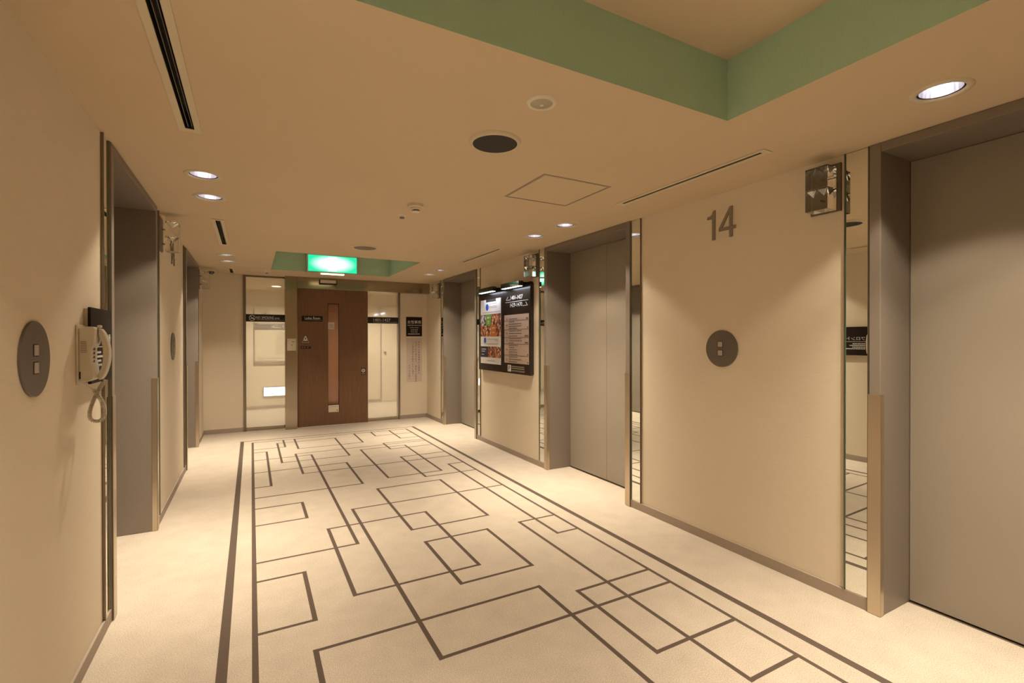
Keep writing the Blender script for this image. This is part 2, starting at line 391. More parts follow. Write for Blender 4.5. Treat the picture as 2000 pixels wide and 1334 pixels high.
for x, y in LAMPS_R + LAMPS_L + LAMPS_C:
    n = 40; sq = []; ci = []
    for k in range(n):
        a = 2 * math.pi * (k + 0.5) / n; c, s = math.cos(a), math.sin(a); t = SQ / max(abs(c), abs(s))
        sq.append((x + c * t, y + s * t, H)); ci.append((x + c * LR, y + s * LR, H))
    m.add(sq + ci, [(k, k + n, (k + 1) % n + n, (k + 1) % n) for k in range(n)])
    for sx, sy in ((1, 1), (1, -1), (-1, 1), (-1, -1)):   # corners of the square outside the fan
        cs = [p for p in sq if p[0] * sx > x * sx and p[1] * sy > y * sy]
        cs = sorted(cs, key=lambda p: -max(0, 0) + abs(abs(p[0] - x) - abs(p[1] - y)))[:2]
        m.add([cs[0], cs[1], (x + sx * SQ, y + sy * SQ, H)], [(0, 1, 2)])
for x0, x1, y0, y1 in COF:
    m.add([(x0, y0, H), (x1, y0, H), (x1, y1, H), (x0, y1, H), (x0, y0, ZC), (x1, y0, ZC), (x1, y1, ZC), (x0, y1, ZC)],
          [(0, 1, 5, 4), (1, 2, 6, 5), (2, 3, 7, 6), (3, 0, 4, 7)], 1)
    m.add([(x0, y0, ZC), (x1, y0, ZC), (x1, y1, ZC), (x0, y1, ZC)], [(0, 1, 2, 3)], 0)
tag(m.build('ceiling', ['ceil', 'green'], fix=False), 'low beige ceiling with two raised coffers lined in green', kind='structure')

# =================================================================== ELEVATORS
def make_elevator(label):
    t = thing('elevator_entrance', (0, 0, 0), 'B', label, 'elevator', 'elevator entrances along the hall')
    iw = 0.5825
    for s in (-1, 1):
        MB().box(s * iw, s * (EH - 0.001), -0.016, 0.31, 0.001, H - 0.001).build('jamb', 'bronze', t, bevel=0.0025)
    MB().box(-iw, iw, -0.016, 0.31, 2.222, H - 0.001).build('header', 'bronze', t, bevel=0.0025)
    for s in (-1, 1):
        MB().box(s * 0.0012, s * (iw - 0.002), 0.272, 0.30, 0.010, 2.220).build('door_panel', 'door', t, bevel=0.0015)
    MB().box(-iw + 0.001, iw - 0.001, 0.262, 0.309, 0.0005, 0.006).build('sill', 'darksteel', t)
    MB().box(-iw + 0.001, iw - 0.001, 0.302, 0.309, 0.006, 2.221).build('shaft_screen', 'black', t)
    for s in (-1, 1):
        g = MB(); g.box(s * (iw - 0.0035), s * (EH + 0.0015), -0.0195, -0.0165, 0.002, 1.062); g.box(s * (iw - 0.0035), s * (iw - 0.0006), -0.0195, 0.012, 0.002, 1.062)
        g.build('corner_guard', 'guard', t)['label'] = 'bright stainless corner guard on the lower jamb'
    return t
ev = make_elevator('bronze elevator doors at the right edge, nearest to the viewer')
ev.location = (XR, EYR[0], 0); ev.rotation_euler = (0, 0, FACE['R'])
dup(ev, (XR, EYR[1], 0), 'R', 'closed bronze elevator doors on the right between signboard and the number 14')
dup(ev, (XR, EYR[2], 0), 'R', 'bronze elevator at the far right, just beyond the lit signboard')
dup(ev, (XL, EYL[0], 0), 'L', 'bronze elevator recess on the left, right beside the wall telephone')
dup(ev, (XL, EYL[1], 0), 'L', 'bronze elevator recess at the far left end of the hall')

# mirror strips beside the frames
def make_mirror(label):
    t = thing('mirror_strip', (0, 0, 0), 'B', label, 'mirror', 'narrow mirrors beside the elevators')
    MB().box(-0.050, 0.050, -0.0065, -0.0005, 0.062, H - 0.004).build('mirror_glass', ['mirror'], t)
    for s in (-1, 1):
        MB().box(s * 0.0505, s * 0.0555, -0.0125, -0.0005, 0.0605, H - 0.001).build('trim', 'darksteel', t, bevel=0.001)
        MB().box(s * 0.0475, s * 0.0500, -0.0072, -0.0066, 0.062, H - 0.004).build('glass_edge', 'glassedge', t)
    return t
MOFF = EH + 0.0578
mi = make_mirror('tall narrow mirror strip left of the nearest right elevator'); mi.location = (XR, EYR[0] + MOFF, 0); mi.rotation_euler = (0, 0, FACE['R'])
for wall, e, s, lab in [('R', EYR[1], -1, 'narrow mirror strip right of the middle right elevator, beside the 14 wall'),
                        ('R', EYR[1], 1, 'narrow mirror strip between the signboard wall and middle right elevator'),
                        ('R', EYR[2], -1, 'narrow mirror strip between far right elevator and the signboard'),
                        ('R', EYR[2], 1, 'thin mirror strip beyond the far right elevator, next to the end wall'),
                        ('L', EYL[0], -1, 'mirror strip at near side of left elevator, behind the telephone sign'),
                        ('L', EYL[0], 1, 'mirror strip at far side of the left elevator by the telephone'),
                        ('L', EYL[1], -1, 'thin mirror strip at near side of the far left elevator'),
                        ('L', EYL[1], 1, 'thin mirror strip between far left elevator and end wall')]:
    dup(mi, (XR if wall == 'R' else XL, e + s * MOFF, 0), wall, lab)
mi.rotation_euler = (0, 0, FACE['R'] + math.radians(1.55))
mi.location.x = XR - 0.0013

# =================================================================== END WALL
# left glass panel
t = thing('window_1', (0.17, YB, 0), 'B', 'tall milky glass panel with NO SMOKING band left of the steel pillar', kind='structure')
MB().box(-0.275, -0.238, -0.022, 0.10, 0.0, H).build('window_post', 'darksteel', t, bevel=0.002)
MB().box(-0.238, 0.265, -0.006, 0.05, 0.0, 0.05).build('window_rail', 'steel', t, bevel=0.002)
MB().box(-0.238, 0.265, -0.006, 0.05, 2.24, H).build('window_rail', 'darksteel', t, bevel=0.002)
MB().box(-0.238, 0.275, 0.012, 0.022, 0.05, 2.24).build('window_pane', 'film', t)
b = MB().box(-0.238, 0.272, 0.0085, 0.0115, 1.592, 1.700).build('window_band', 'black', t)
l = MB(); text(l, 'NO SMOKING', -0.105, 1.631, 0.040, -0.008, w=0.232); text(l, 'area', 0.140, 1.631, 0.024, -0.008, w=0.062)
l.box(-0.105, 0.262, 0.0079, 0.0081, 1.617, 1.6195)
def no_smoking(mb, cx, cz, R, y):
    n = 32; r = R * 0.86
    P = [(cx + R * math.cos(2 * math.pi * k / n), y, cz + R * math.sin(2 * math.pi * k / n)) for k in range(n)] + [(cx + r * math.cos(2 * math.pi * k / n), y, cz + r * math.sin(2 * math.pi * k / n)) for k in range(n)]
    mb.add(P, [(k, (k + 1) % n, (k + 1) % n + n, k + n) for k in range(n)])
    d = R * 0.92 * 0.7071; e = R * 0.07
    mb.add([(cx - d - e, y, cz + d - e), (cx + d - e, y, cz - d - e), (cx + d + e, y, cz - d + e), (cx - d + e, y, cz + d + e)], [(0, 1, 2, 3)])
    mb.add([(cx - R * .62, y, cz - R * .28), (cx + R * .62, y, cz - R * .28), (cx + R * .62, y, cz - R * .06), (cx - R * .62, y, cz - R * .06)], [(0, 1, 2, 3)])
    mb.add([(cx + R * .2, y, cz + R * .1), (cx + R * .34, y, cz + R * .1), (cx + R * .5, y, cz + R * .5), (cx + R * .36, y, cz + R * .5)], [(0, 1, 2, 3)])
no_smoking(l, -0.158, 1.646, 0.042, 0.008)
l.build('lettering', 'white', b, fix=False)
# right glass panel
t = thing('window_2', (1.90, YB, 0), 'B', 'tall clear-filmed glass panel with 1401-1427 band right of the wooden door', kind='structure')
MB().box(0.255, 0.281, -0.022, 0.10, 0.0, 2.10).build('window_post', 'darksteel', t, bevel=0.002)
MB().box(-0.262, 0.255, -0.006, 0.05, 0.0, 0.05).build('window_rail', 'steel', t, bevel=0.002)
MB().box(-0.30, 0.255, 0.012, 0.022, 0.05, 2.10).build('window_pane', 'film', t)
b = MB().box(-0.30, 0.255, 0.0085, 0.0115, 1.592, 1.695).build('window_band', 'black', t)
l = MB(); text(l, '1401-1427', -0.150, 1.627, 0.045, -0.008, w=0.275); l.box(-0.155, 0.235, 0.0079, 0.0081, 1.612, 1.6145)
l.build('lettering', 'white', b, fix=False)
# steel pillar and header of the sliding door
tag(MB().box(0.435, 0.596, 7.79, YB, 0.0, H).build('trim_1', 'steel', bevel=0.003), 'brushed steel pillar between left glass panel and door', kind='structure')
tag(MB().box(0.5965, XR - 0.001, 7.79, YB, 2.094, H).build('trim_2', 'steel', bevel=0.003), 'brushed steel sliding-door header along the end wall', kind='structure')
# wooden sliding door
t = thing('door_1', (1.115, 7.86, 0), 'B', 'walnut sliding door with a narrow vertical window', kind='structure')
m = MB(); m.box(-0.512, -0.082, -0.02, 0.02, 0.010, 2.093); m.box(0.082, 0.520, -0.02, 0.02, 0.010, 2.093); m.box(-0.082, 0.082, -0.02, 0.02, 0.010, 0.205); m.box(-0.082, 0.082, -0.02, 0.02, 1.885, 2.093)
m.build('door_leaf', 'wood', t)
MB().box(-0.082, 0.082, 0.000, 0.006, 0.205, 1.885).build('door_pane', 'tint', t)
m = MB(); m.box(-0.082, -0.078, -0.019, 0.019, 0.205, 1.885); m.box(0.078, 0.082, -0.019, 0.019, 0.205, 1.885); m.box(-0.078, 0.078, -0.019, 0.019, 1.872, 1.885); m.box(-0.078, 0.078, -0.019, 0.019, 0.318, 0.326)
m.build('pane_bead', 'darkbrown', t)
# door sensor
t = thing('door_sensor', (1.03, 7.79, 2.165), 'B', 'small cream motion sensor box on the steel door header', 'sensor')
MB().box(-0.125, 0.125, -0.045, -0.001, 0.0, 0.075).build('housing', 'black', t, bevel=0.006)
MB().box(-0.113, 0.113, -0.049, -0.0455, 0.018, 0.066).build('cover', 'cream', t, bevel=0.004)
# exit sign on far side of the coffer
t = thing('exit_sign', (1.006, 7.18, 2.232), 'B', 'glowing green emergency exit sign in the far ceiling coffer', 'exit sign')
MB().box(-0.345, 0.345, -0.075, -0.002, 0.018, 0.283).build('housing', 'housing', t, bevel=0.008)
MB().box(-0.322, 0.322, -0.079, -0.0755, 0.038, 0.262).build('face', 'exit_face', t, loc=(0, 0, 0))
fo = KIDS(t)[-1]
for v in fo.data.vertices: v.co.z -= 0.15
fo.location = (0, 0, 0.15)
p = MB(); p.box(-0.06, 0.05, -0.0800, -0.0796, 0.055, 0.245)
p.build('doorway_symbol', 'exit_white', t)
p = MB(); y = -0.0802
p.disc(0.015, y, 16, -0.005, 0.222, 'y')
p.add([(-0.022, y, 0.205), (0.014, y, 0.205), (0.006, y, 0.140), (-0.026, y, 0.140)], [(0, 1, 2, 3)])
p.add([(-0.026, y, 0.142), (-0.008, y, 0.142), (-0.030, y, 0.075), (-0.048, y, 0.075)], [(0, 1, 2, 3)])
p.add([(-0.012, y, 0.142), (0.006, y, 0.142), (0.034, y, 0.105), (0.022, y, 0.098)], [(0, 1, 2, 3)])
p.add([(0.010, y, 0.203), (0.040, y, 0.172), (0.033, y, 0.163), (0.004, y, 0.190)], [(0, 1, 2, 3)])
p.add([(-0.018, y, 0.203), (-0.050, y, 0.168), (-0.043, y, 0.160), (-0.014, y, 0.188)], [(0, 1, 2, 3)])
p.build('running_figure', 'exit_man', t, fix=False)
MB().box(-0.155, 0.150, -0.076, -0.03, 0.004, 0.0175).build('lamp_strip', 'exit_strip', t)
# things fixed to pillar, door and end wall
t = thing('key_switch_plate', (0.522, 7.79, 1.165), 'B', 'cream key switch plate on the steel pillar', 'switch')
MB().box(-0.060, 0.060, -0.012, -0.0005, 0.0, 0.178).build('plate', 'cream', t, bevel=0.004)
MB().box(0.002, 0.034, -0.0135, -0.0122, 0.128, 0.135).build('card_slot', 'black', t)
MB().box(-0.014, 0.020, -0.0140, -0.0122, 0.055, 0.105).build('cover', 'cream', t, bevel=0.001)
MB().box(-0.001, 0.006, -0.0150, -0.0142, 0.072, 0.090).build('keyhole', 'black', t)
t = thing('room_sign', (0.812, 7.84, 1.605), 'B', 'small black Ladies Room sign on the wooden door', 'sign')
MB().box(-0.148, 0.148, -0.008, -0.0005, 0.0, 0.080).build('plate', 'darkbrown', t, bevel=0.001)
l = MB(); text(l, 'Ladies Room', -0.105, 0.030, 0.036, 0.0085, w=0.215); l.box(-0.105, 0.14, -0.0086, -0.0084, 0.019, 0.0205); l.build('lettering', 'white', t, fix=False)
t = thing('warning_sticker', (0.716, 7.84, 1.285), 'B', 'triangular warning sticker on the wooden door', 'sticker')
MB().prism_y([(-0.048, 0), (0.048, 0), (0.004, 0.098), (-0.004, 0.098)], -0.0015, -0.0004).build('backing', 'white', t)
p = MB(); p.prism_y([(-0.006, 0.042), (0.006, 0.042), (0.008, 0.072), (-0.008, 0.072)], -0.0022, -0.0016); p.box(-0.028, -0.016, -0.0022, -0.0016, 0.030, 0.042); p.box(0.016, 0.028, -0.0022, -0.0016, 0.030, 0.042); p.box(-0.040, 0.040, -0.0022, -0.0016, 0.004, 0.022)
p.build('symbol', 'black', t)
t = thing('strip_sticker', (0.720, 7.84, 1.190), 'B', 'small black strip sticker under the triangular warning on the door', 'sticker')
MB().box(-0.070, 0.070, -0.0015, -0.0004, 0, 0.036).build('backing', 'black', t)
p = MB()
for x in (-0.045, -0.015, 0.028): MB().box(x - 0.008, x + 0.008, -0.0020, -0.0016, 0.012, 0.024).build('symbol_dot', 'print_mid', t)
t = thing('round_mark_sticker', (1.563, 7.84, 0.765), 'B', 'small black sticker with a red ring near the door edge', 'sticker')
MB().box(-0.034, 0.034, -0.0015, -0.0004, 0, 0.112).build('backing', 'black', t)
p = MB(); p.revolve([(0.030, -0.0021), (0.014, -0.0021)], 24, 0, 0.070, 'y'); p.build('ring', 'guide', t)
p = MB(); p.disc(0.013, -0.0021, 16, 0, 0.070, 'y'); p.build('ring_centre', 'orange', t)
p = MB(); p.box(-0.026, 0.026, -0.0021, -0.0016, 0.012, 0.020); p.box(-0.026, 0.026, -0.0021, -0.0016, 0.024, 0.030); p.build('print_lines', 'print_mid', t)
t = thing('paper_notice', (1.088, 7.856, 1.485), 'B', 'small square paper in the upper part of the door window', 'notice')
MB().box(-0.050, 0.042, -0.0015, -0.0004, 0.0, 0.112).build('sheet', 'notice', t)
p = MB()
for z in (0.030, 0.050, 0.068): p.box(-0.030, 0.028, -0.0019, -0.0016, z, z + 0.008)
p.box(0.014, 0.028, -0.0019, -0.0016, 0.012, 0.024); p.build('print_lines', 'print_mid', t)
t = thing('paper_sticker', (1.115, 7.842, 0.207), 'B', 'pale paper sticker at the bottom of the door window', 'sticker')
MB().box(-0.076, 0.076, -0.0015, -0.0004, 0.0, 0.108).build('sheet', 'cream', t)
p = MB(); p.box(-0.07, 0.07, -0.0020, -0.0016, 0.082, 0.088); p.disc(0.012, -0.0021, 16, 0.052, 0.026, 'y'); p.build('print_lines', 'print_mid', t)
# women-only sign and long notice
t = thing('women_only_sign', (2.424, YB, 1.381), 'B', 'black women-only sign with white Japanese lettering on the end wall', 'sign')
MB().box(-0.137, 0.137, -0.010, -0.0005, 0.0, 0.326).build('plate', 'darkbrown', t, bevel=0.001)
l = MB(); text(l, '女性専用', 0, 0.212, 0.058, 0.0105, w=0.232, align='C', thin=0.008); l.box(-0.116, 0.135, -0.0108, -0.0105, 0.182, 0.190)
text(l, 'Ladies Only', 0, 0.134, 0.026, 0.0105, w=0.150, align='C'); text(l, '女性专用', 0, 0.098, 0.024, 0.0105, w=0.118, align='C'); text(l, '여성 전용', 0, 0.063, 0.024, 0.0105, w=0.118, align='C')
random.seed(3); x = -0.105
while x < 0.10: ww = random.uniform(0.010, 0.022); l.box(x, x + ww, -0.0108, -0.0105, 0.032, 0.046); x += ww + 0.006
l.build('lettering', 'white', t, fix=False)
t = thing('vertical_notice', (2.427, YB, 0.612), 'B', 'pale notice with vertical Japanese text below the women-only sign', 'notice')
MB().box(-0.134, 0.134, -0.004, -0.0005, 0.0, 0.738).build('panel', 'notice', t, bevel=0.0008)
def vcol(s, u, top, step, h):
    l = MB()
    for i, ch in enumerate(s):
        if ch in '、。': text(l, ch, u + h * 0.22, top - i * step - h * 0.45, h * 0.28, 0.0045, align='L')
        elif ch in 'ーー': text(l, ch, u, top - i * step - h * 0.5, h * 0.1, 0.0045, align='C')
        else: text(l, ch, u, top - i * step - h, h, 0.0045, w=h * 0.92, align='C')
    l.build('text_column', 'print_dark', t, fix=False)['kind'] = 'stuff'
vcol('女性のお客様専用のお部屋と', 0.080, 0.690, 0.0435, 0.033)
vcol('なっておりますので、男性のお客様の', 0.028, 0.690, 0.0415, 0.033)
vcol('ご入室は固くお断りいたします。', -0.024, 0.690, 0.0415, 0.033)
vcol('ホテル支配人', -0.084, 0.290, 0.0435, 0.030)

# corridor beyond: door, guide board, foot light
t = thing('door_2', (2.86, YFAR, 0), 'B', 'pale corridor door seen through the right glass panel', kind='structure')
MB().box(-0.42, 0.36, -0.03, -0.001, 0.005, 2.03).build('door_leaf', 'wall', t, bevel=0.003)
MB().box(-0.44, -0.42, -0.034, -0.001, 0.0, 2.05).build('door_frame', 'print_mid', t)
p = MB(); p.revolve([(0.0, -0.075), (0.022, -0.07), (0.026, -0.055), (0.012, -0.045), (0.012, -0.031)], 16, -0.355, 1.06, 'y'); p.build('door_handle', 'knob', t, smooth=True)
t = thing('room_guide_board', (0.40, YFAR, 0.885), 'B', 'pale room guide board on corridor wall behind left glass, reading 1422-1427', 'sign')
MB().box(-0.345, 0.345, -0.02, -0.001, 0.0, 1.08).build('panel', 'cream', t, bevel=0.002)
MB().box(-0.343, 0.343, -0.022, -0.0205, 0.63, 0.76).build('band', 'grey_print', t)
f = MB(); f.box(-0.360, -0.346, -0.024, -0.001, 0.0, 1.08); f.box(0.346, 0.360, -0.024, -0.001, 0.0, 1.08); f.box(-0.360, 0.360, -0.024, -0.001, -0.030, -0.001); f.build('frame', 'print_mid', t)
l = MB(); text(l, '1422-1427', -0.07, 0.665, 0.062, 0.0225, w=0.30); l.box(-0.30, 0.33, -0.0226, -0.0222, 0.742, 0.750); l.build('lettering', 'white', t, fix=False)
p = MB(); no_smoking(p, -0.175, 0.955, 0.088, -0.0212)
for k in range(14): p.box(0.01, random.uniform(0.2, 0.31), -0.0214, -0.0205, 0.16 + k * 0.032, 0.167 + k * 0.032)
p.box(-0.28, 0.2, -0.0214, -0.0205, 0.08, 0.087); p.box(-0.28, 0.05, -0.0214, -0.0205, 0.04, 0.047); p.box(-0.345, 0.345, -0.0214, -0.0205, 0.0, 0.03)
p.build('print_lines', 'print_mid', t, fix=False)
t = thing('foot_light', (0.395, YFAR, 0.235), 'B', 'glowing white foot light low on the corridor wall', 'lamp')
MB().box(-0.20, 0.20, -0.022, -0.001, 0.0, 0.185).build('housing', 'steel', t, bevel=0.003)
MB().box(-0.19, 0.19, -0.025, -0.0222, 0.010, 0.175).build('diffuser', 'foot', t)

# =================================================================== RIGHT WALL THINGS
def call_panel(loc, face, label):
    t = thing('call_button_panel', loc, face, label, 'call button', 'round elevator call plates')
    p = MB(); R = 0.1175; p.revolve([(0.0, -0.0075), (R - 0.002, -0.0075), (R, -0.0060), (R, -0.0005), (0.0, -0.0005)], 64, 0, 0, 'y'); p.build('plate', 'plate', t)
    for z in (-0.0275, 0.0275):
        b = MB().box(-0.025, 0.013, -0.0085, -0.0076, z - 0.019, z + 0.019).build('bezel', 'black', t)
        MB().box(-0.0225, 0.0105, -0.0105, -0.0086, z - 0.0165, z + 0.0165).build('button', 'button', b, bevel=0.001)
    return t
call_panel((XR, 2.064, 1.268), 'R', 'round bronze call plate under the number 14 on the right wall')
call_panel((XL, 2.018, 1.270), 'L', 'large round bronze call plate at the left edge, left of the telephone')
call_panel((XL, 5.015, 1.272), 'L', 'round bronze call plate seen edge-on between the two left elevators')
def floor_number(loc, face, label):
    t = thing('floor_number', loc, face, label, 'number', 'raised floor numbers')
    for s, u in (('1', -0.102), ('4', -0.021)):
        a = MB()
        if s == '1': pts = [(0.026, 0.0), (0.0485, 0.0), (0.0485, 0.192), (0.034, 0.192), (0.026, 0.170), (0.012, 0.160), (-0.012, 0.157), (-0.012, 0.140), (0.026, 0.140)]
        else: pts = None
        if pts: a.prism_y([(u + x, z) for x, z in pts], -0.008, -0.0005)
        else:
            a.prism_y([(u + 0.072, 0.0), (u + 0.094, 0.0), (u + 0.094, 0.048), (u + 0.118, 0.048), (u + 0.118, 0.068), (u + 0.094, 0.068), (u + 0.094, 0.192), (u + 0.076, 0.192), (u - 0.004, 0.070), (u - 0.004, 0.048), (u + 0.072, 0.048)], -0.008, -0.0005)
            # counter of the 4 is cut by building it from bars instead
            a = MB()
            a.prism_y([(u + 0.072, 0.0), (u + 0.094, 0.0), (u + 0.094, 0.192), (u + 0.076, 0.192), (u + 0.072, 0.186)], -0.008, -0.0005)
            a.prism_y([(u - 0.004, 0.048), (u + 0.118, 0.048), (u + 0.118, 0.068), (u - 0.004, 0.068)], -0.0081, -0.0005)
            a.prism_y([(u - 0.004, 0.066), (u + 0.020, 0.066), (u + 0.073, 0.156), (u + 0.073, 0.187)], -0.0082, -0.0005)
        a.build('numeral', 'number', t)
    return t
floor_number((XR, 2.058, 1.972), 'R', 'raised metal number 14 high on the right wall')
floor_number((XL, 5.03, 1.972), 'L', 'raised metal number 14 seen edge-on high on the left wall')
# acrylic hall lanterns
def make_lantern(label):
    t = thing('hall_lantern', (0, 0, 0), 'B', label, 'lantern', 'clear acrylic lanterns beside the elevators')
    MB().box(-0.075, 0.075, -0.014, -0.0005, 0.0, 0.245).build('mounting_plate', 'lantern_plate', t, bevel=0.001)
    for zz in (0.055, 0.163):
        p = MB(); p.revolve([(0.006, -0.0405), (0.006, -0.0145)], 16, 0.014, zz, 'y'); p.build('spacer', 'steel', t, smooth=True)
    x0, x1, y0, y1 = -0.040, 0.068, -0.122, -0.041
    for z0, z1 in ((0.0, 0.1085), (0.1095, 0.218)):
        a = MB().box(x0, x1, y0, y1, z0, z1).build('acrylic_block', 'acrylic', t)
        # two faceted hollows cut into the block: their faces look into the hollow
        cx, cy = (x0 + x1) / 2, (y0 + y1) / 2; zt = z1 - 0.004; zm = z1 - 0.036
        for sx in (-1, 1):
            q = MB(); q.add([(cx + sx * 0.003, y0 + 0.006, zt), (cx + sx * 0.050, y0 + 0.006, zt), (cx + sx * 0.050, y1 - 0.006, zt), (cx + sx * 0.003, y1 - 0.006, zt), (cx + sx * 0.026, cy, zm)],
                         [(3, 2, 1, 0), (0, 1, 4), (1, 2, 4), (2, 3, 4), (3, 0, 4)])
            o = q.build('facet_hollow', 'acrylic', a)
            import bmesh
            bm = bmesh.new(); bm.from_mesh(o.data); bmesh.ops.reverse_faces(bm, faces=bm.faces); bm.to_mesh(o.data); bm.free()
    return t
LOFF = EH + 0.204
ln = make_lantern('clear acrylic lantern block beside the nearest right elevator'); ln.location = (XR, EYR[0] + LOFF, 1.984); ln.rotation_euler = (0, 0, FACE['R'])
dup(ln, (XR, EYR[1] + LOFF - 0.01, 1.984), 'R', 'clear acrylic lantern above the signboard by the middle right elevator')
dup(ln, (XR, EYR[2] + LOFF - 0.01, 1.984), 'R', 'clear acrylic lantern beside the far right elevator near the end wall')
dup(ln, (XL, EYL[0] + LOFF - 0.01, 1.984), 'L', 'clear acrylic lantern on the left wall before the edge-on number')
dup(ln, (XL, EYL[1] + LOFF - 0.01, 1.984), 'L', 'clear acrylic lantern beyond the far left elevator in the corner')

# signboard: local origin at the board's lower middle; u runs along -y
YM = 5.045
t = thing('signboard', (XR, YM, 0.94), 'R', 'double black signboard with breakfast poster, floor guide and top lamps', 'signboard')
MB().box(-0.665, 0.652, -0.014, -0.0005, 0.01, 0.995).build('back_plate', 'board', t, bevel=0.002)
MB().box(-0.665, 0.038, -0.044, -0.0142, 0.0, 1.005).build('panel', 'board', t, bevel=0.003)
MB().box(0.042, 0.655, -0.046, -0.0142, 0.0, 1.005).build('panel', 'board', t, bevel=0.003)
P0, P1 = -0.600, -0.032   # poster u range
po = MB().box(P0, P1, -0.0465, -0.0442, 0.085, 0.885).build('poster', 'paper', t)
d = -0.0472
def patch(name, u0, u1, z0, z1, mt): 
    MB().box(u0, u1, d, -0.0466, z0, z1).build(name, mt, po)
patch('print_block', P0, P0 + 0.16, 0.56, 0.70, 'room'); patch('print_block', P0 + 0.16, P0 + 0.30, 0.56, 0.70, 'pgreen'); patch('print_block', P0 + 0.30, P1, 0.56, 0.70, 'food')
patch('print_block', P0, P0 + 0.30, 0.425, 0.56, 'food'); patch('print_block', P0 + 0.30, P0 + 0.445, 0.425, 0.56, 'orange'); patch('print_block', P0 + 0.445, P1, 0.425, 0.56, 'food')
patch('print_block', P0 + 0.10, P0 + 0.165, 0.345, 0.408, 'blue')
patch('print_block', P0, P0 + 0.22, 0.165, 0.300, 'navy'); patch('print_block', P0 + 0.22, P1, 0.165, 0.300, 'food')
patch('print_block', P0 + 0.16, P0 + 0.44, 0.852, 0.885, 'black')
p = MB(); p.disc(0.043, d - 0.0004, 28, P0 + 0.195, 0.790, 'y'); p.build('print_dot', 'blue', po, fix=False)
l = MB(); text(l, 'Breakfast', P0 + 0.255, 0.772, 0.042, 0.0474, w=0.215)
for z, a, b_ in ((0.825, .25, .46), (0.722, .06, .55), (0.390, .19, .50), (0.372, .40, .50), (0.330, .10, .5), (0.120, .18, .42)): l.box(P0 + a, P0 + b_, d - 0.0002, -0.0466, z, z + 0.006)
l.build('lettering', 'print_mid', po, fix=False)
l = MB(); text(l, '~', P0 + 0.03, 0.24, 0.01, 0.0474) if False else None
for z, a, b_ in ((0.66, .19, .27), (0.648, .19, .25), (0.612, .2, .26), (0.59, .21, .25), (0.525, .33, .41), (0.47, .34, .40), (0.262, .03, .16), (0.235, .03, .13), (0.195, .03, .10)): l.box(P0 + a, P0 + b_, d - 0.0004, d - 0.0001, z, z + 0.008)
l.build('print_lines', 'white', po, fix=False)
# floor guide
G0, G1 = 0.062, 0.624
gd = MB().box(G0, G1, -0.0485, -0.0462, 0.118, 0.668).build('floor_guide', 'guide', t)
l = MB()
rows = [0.118, 0.205, 0.335, 0.410, 0.500, 0.600, 0.640]
for z in rows[1:-1]: l.box(G0, G1, -0.0493, -0.0486, z - 0.0022, z + 0.0022)
random.seed(11)
for z0, z1 in zip(rows[:-1], rows[1:]):
    n = max(1, int((z1 - z0) / 0.024))
    for k in range(n):
        z = z0 + (k + 0.6) * (z1 - z0) / (n + 0.2); x = G0 + 0.115
        lim = G0 + random.choice((0.22, 0.30, 0.40))
        while x < lim:
            ww = random.uniform(0.012, 0.035); l.box(x, x + ww, -0.0493, -0.0486, z - 0.004, z + 0.004); x += ww + 0.006
    l.box(G0 + 0.055, G0 + 0.072, -0.0493, -0.0486, (z0 + z1) / 2 - 0.007, (z0 + z1) / 2 + 0.007)
    for k in range(random.choice((1, 2, 3, 4))): l.box(G1 - 0.03 - k * 0.026, G1 - 0.012 - k * 0.026, -0.0493, -0.0486, z0 + 0.008, z0 + 0.026)
l.build('print_lines', 'print_dark', gd, fix=False)
# arrows and room numbers
l = MB(); yy = 0.0466
text(l, '1401-1427', 0.215, 0.838, 0.044, yy, w=0.275); text(l, '1429-1470', 0.205, 0.755, 0.044, yy, w=0.275)
l.box(0.088, 0.610, -yy - 0.0003, -yy, 0.812, 0.816)
l.box(0.105, 0.205, -yy - 0.0003, -yy, 0.838, 0.842); l.add([(0.105, -yy, 0.838), (0.114, -yy, 0.838), (0.152, -yy, 0.878), (0.143, -yy, 0.878)], [(0, 1, 2, 3)])
l.box(0.490, 0.600, -yy - 0.0003, -yy, 0.755, 0.759); l.add([(0.600, -yy, 0.755), (0.591, -yy, 0.755), (0.553, -yy, 0.795), (0.562, -yy, 0.795)], [(0, 1, 2, 3)])
l.build('lettering', 'white', t, fix=False)
p = MB(); p.box(0.143, 0.222, -0.0475, -0.0462, 0.022, 0.096); pk = p.build('parking_symbol', 'white', t)
l = MB(); text(l, 'P', 0.1825, 0.031, 0.056, 0.0478, align='C', thin=0.012); l.build('lettering', 'black', pk, fix=False)
l = MB(); random.seed(5)
for z, h in ((0.076, 0.012), (0.055, 0.012), (0.036, 0.006), (0.025, 0.006)):
    x = 0.240
    while x < 0.53: ww = random.uniform(0.010, 0.024); l.box(x, x + ww, -0.0472, -0.0463, z, z + h); x += ww + 0.005
l.build('print_lines', 'print_mid', t, fix=False)
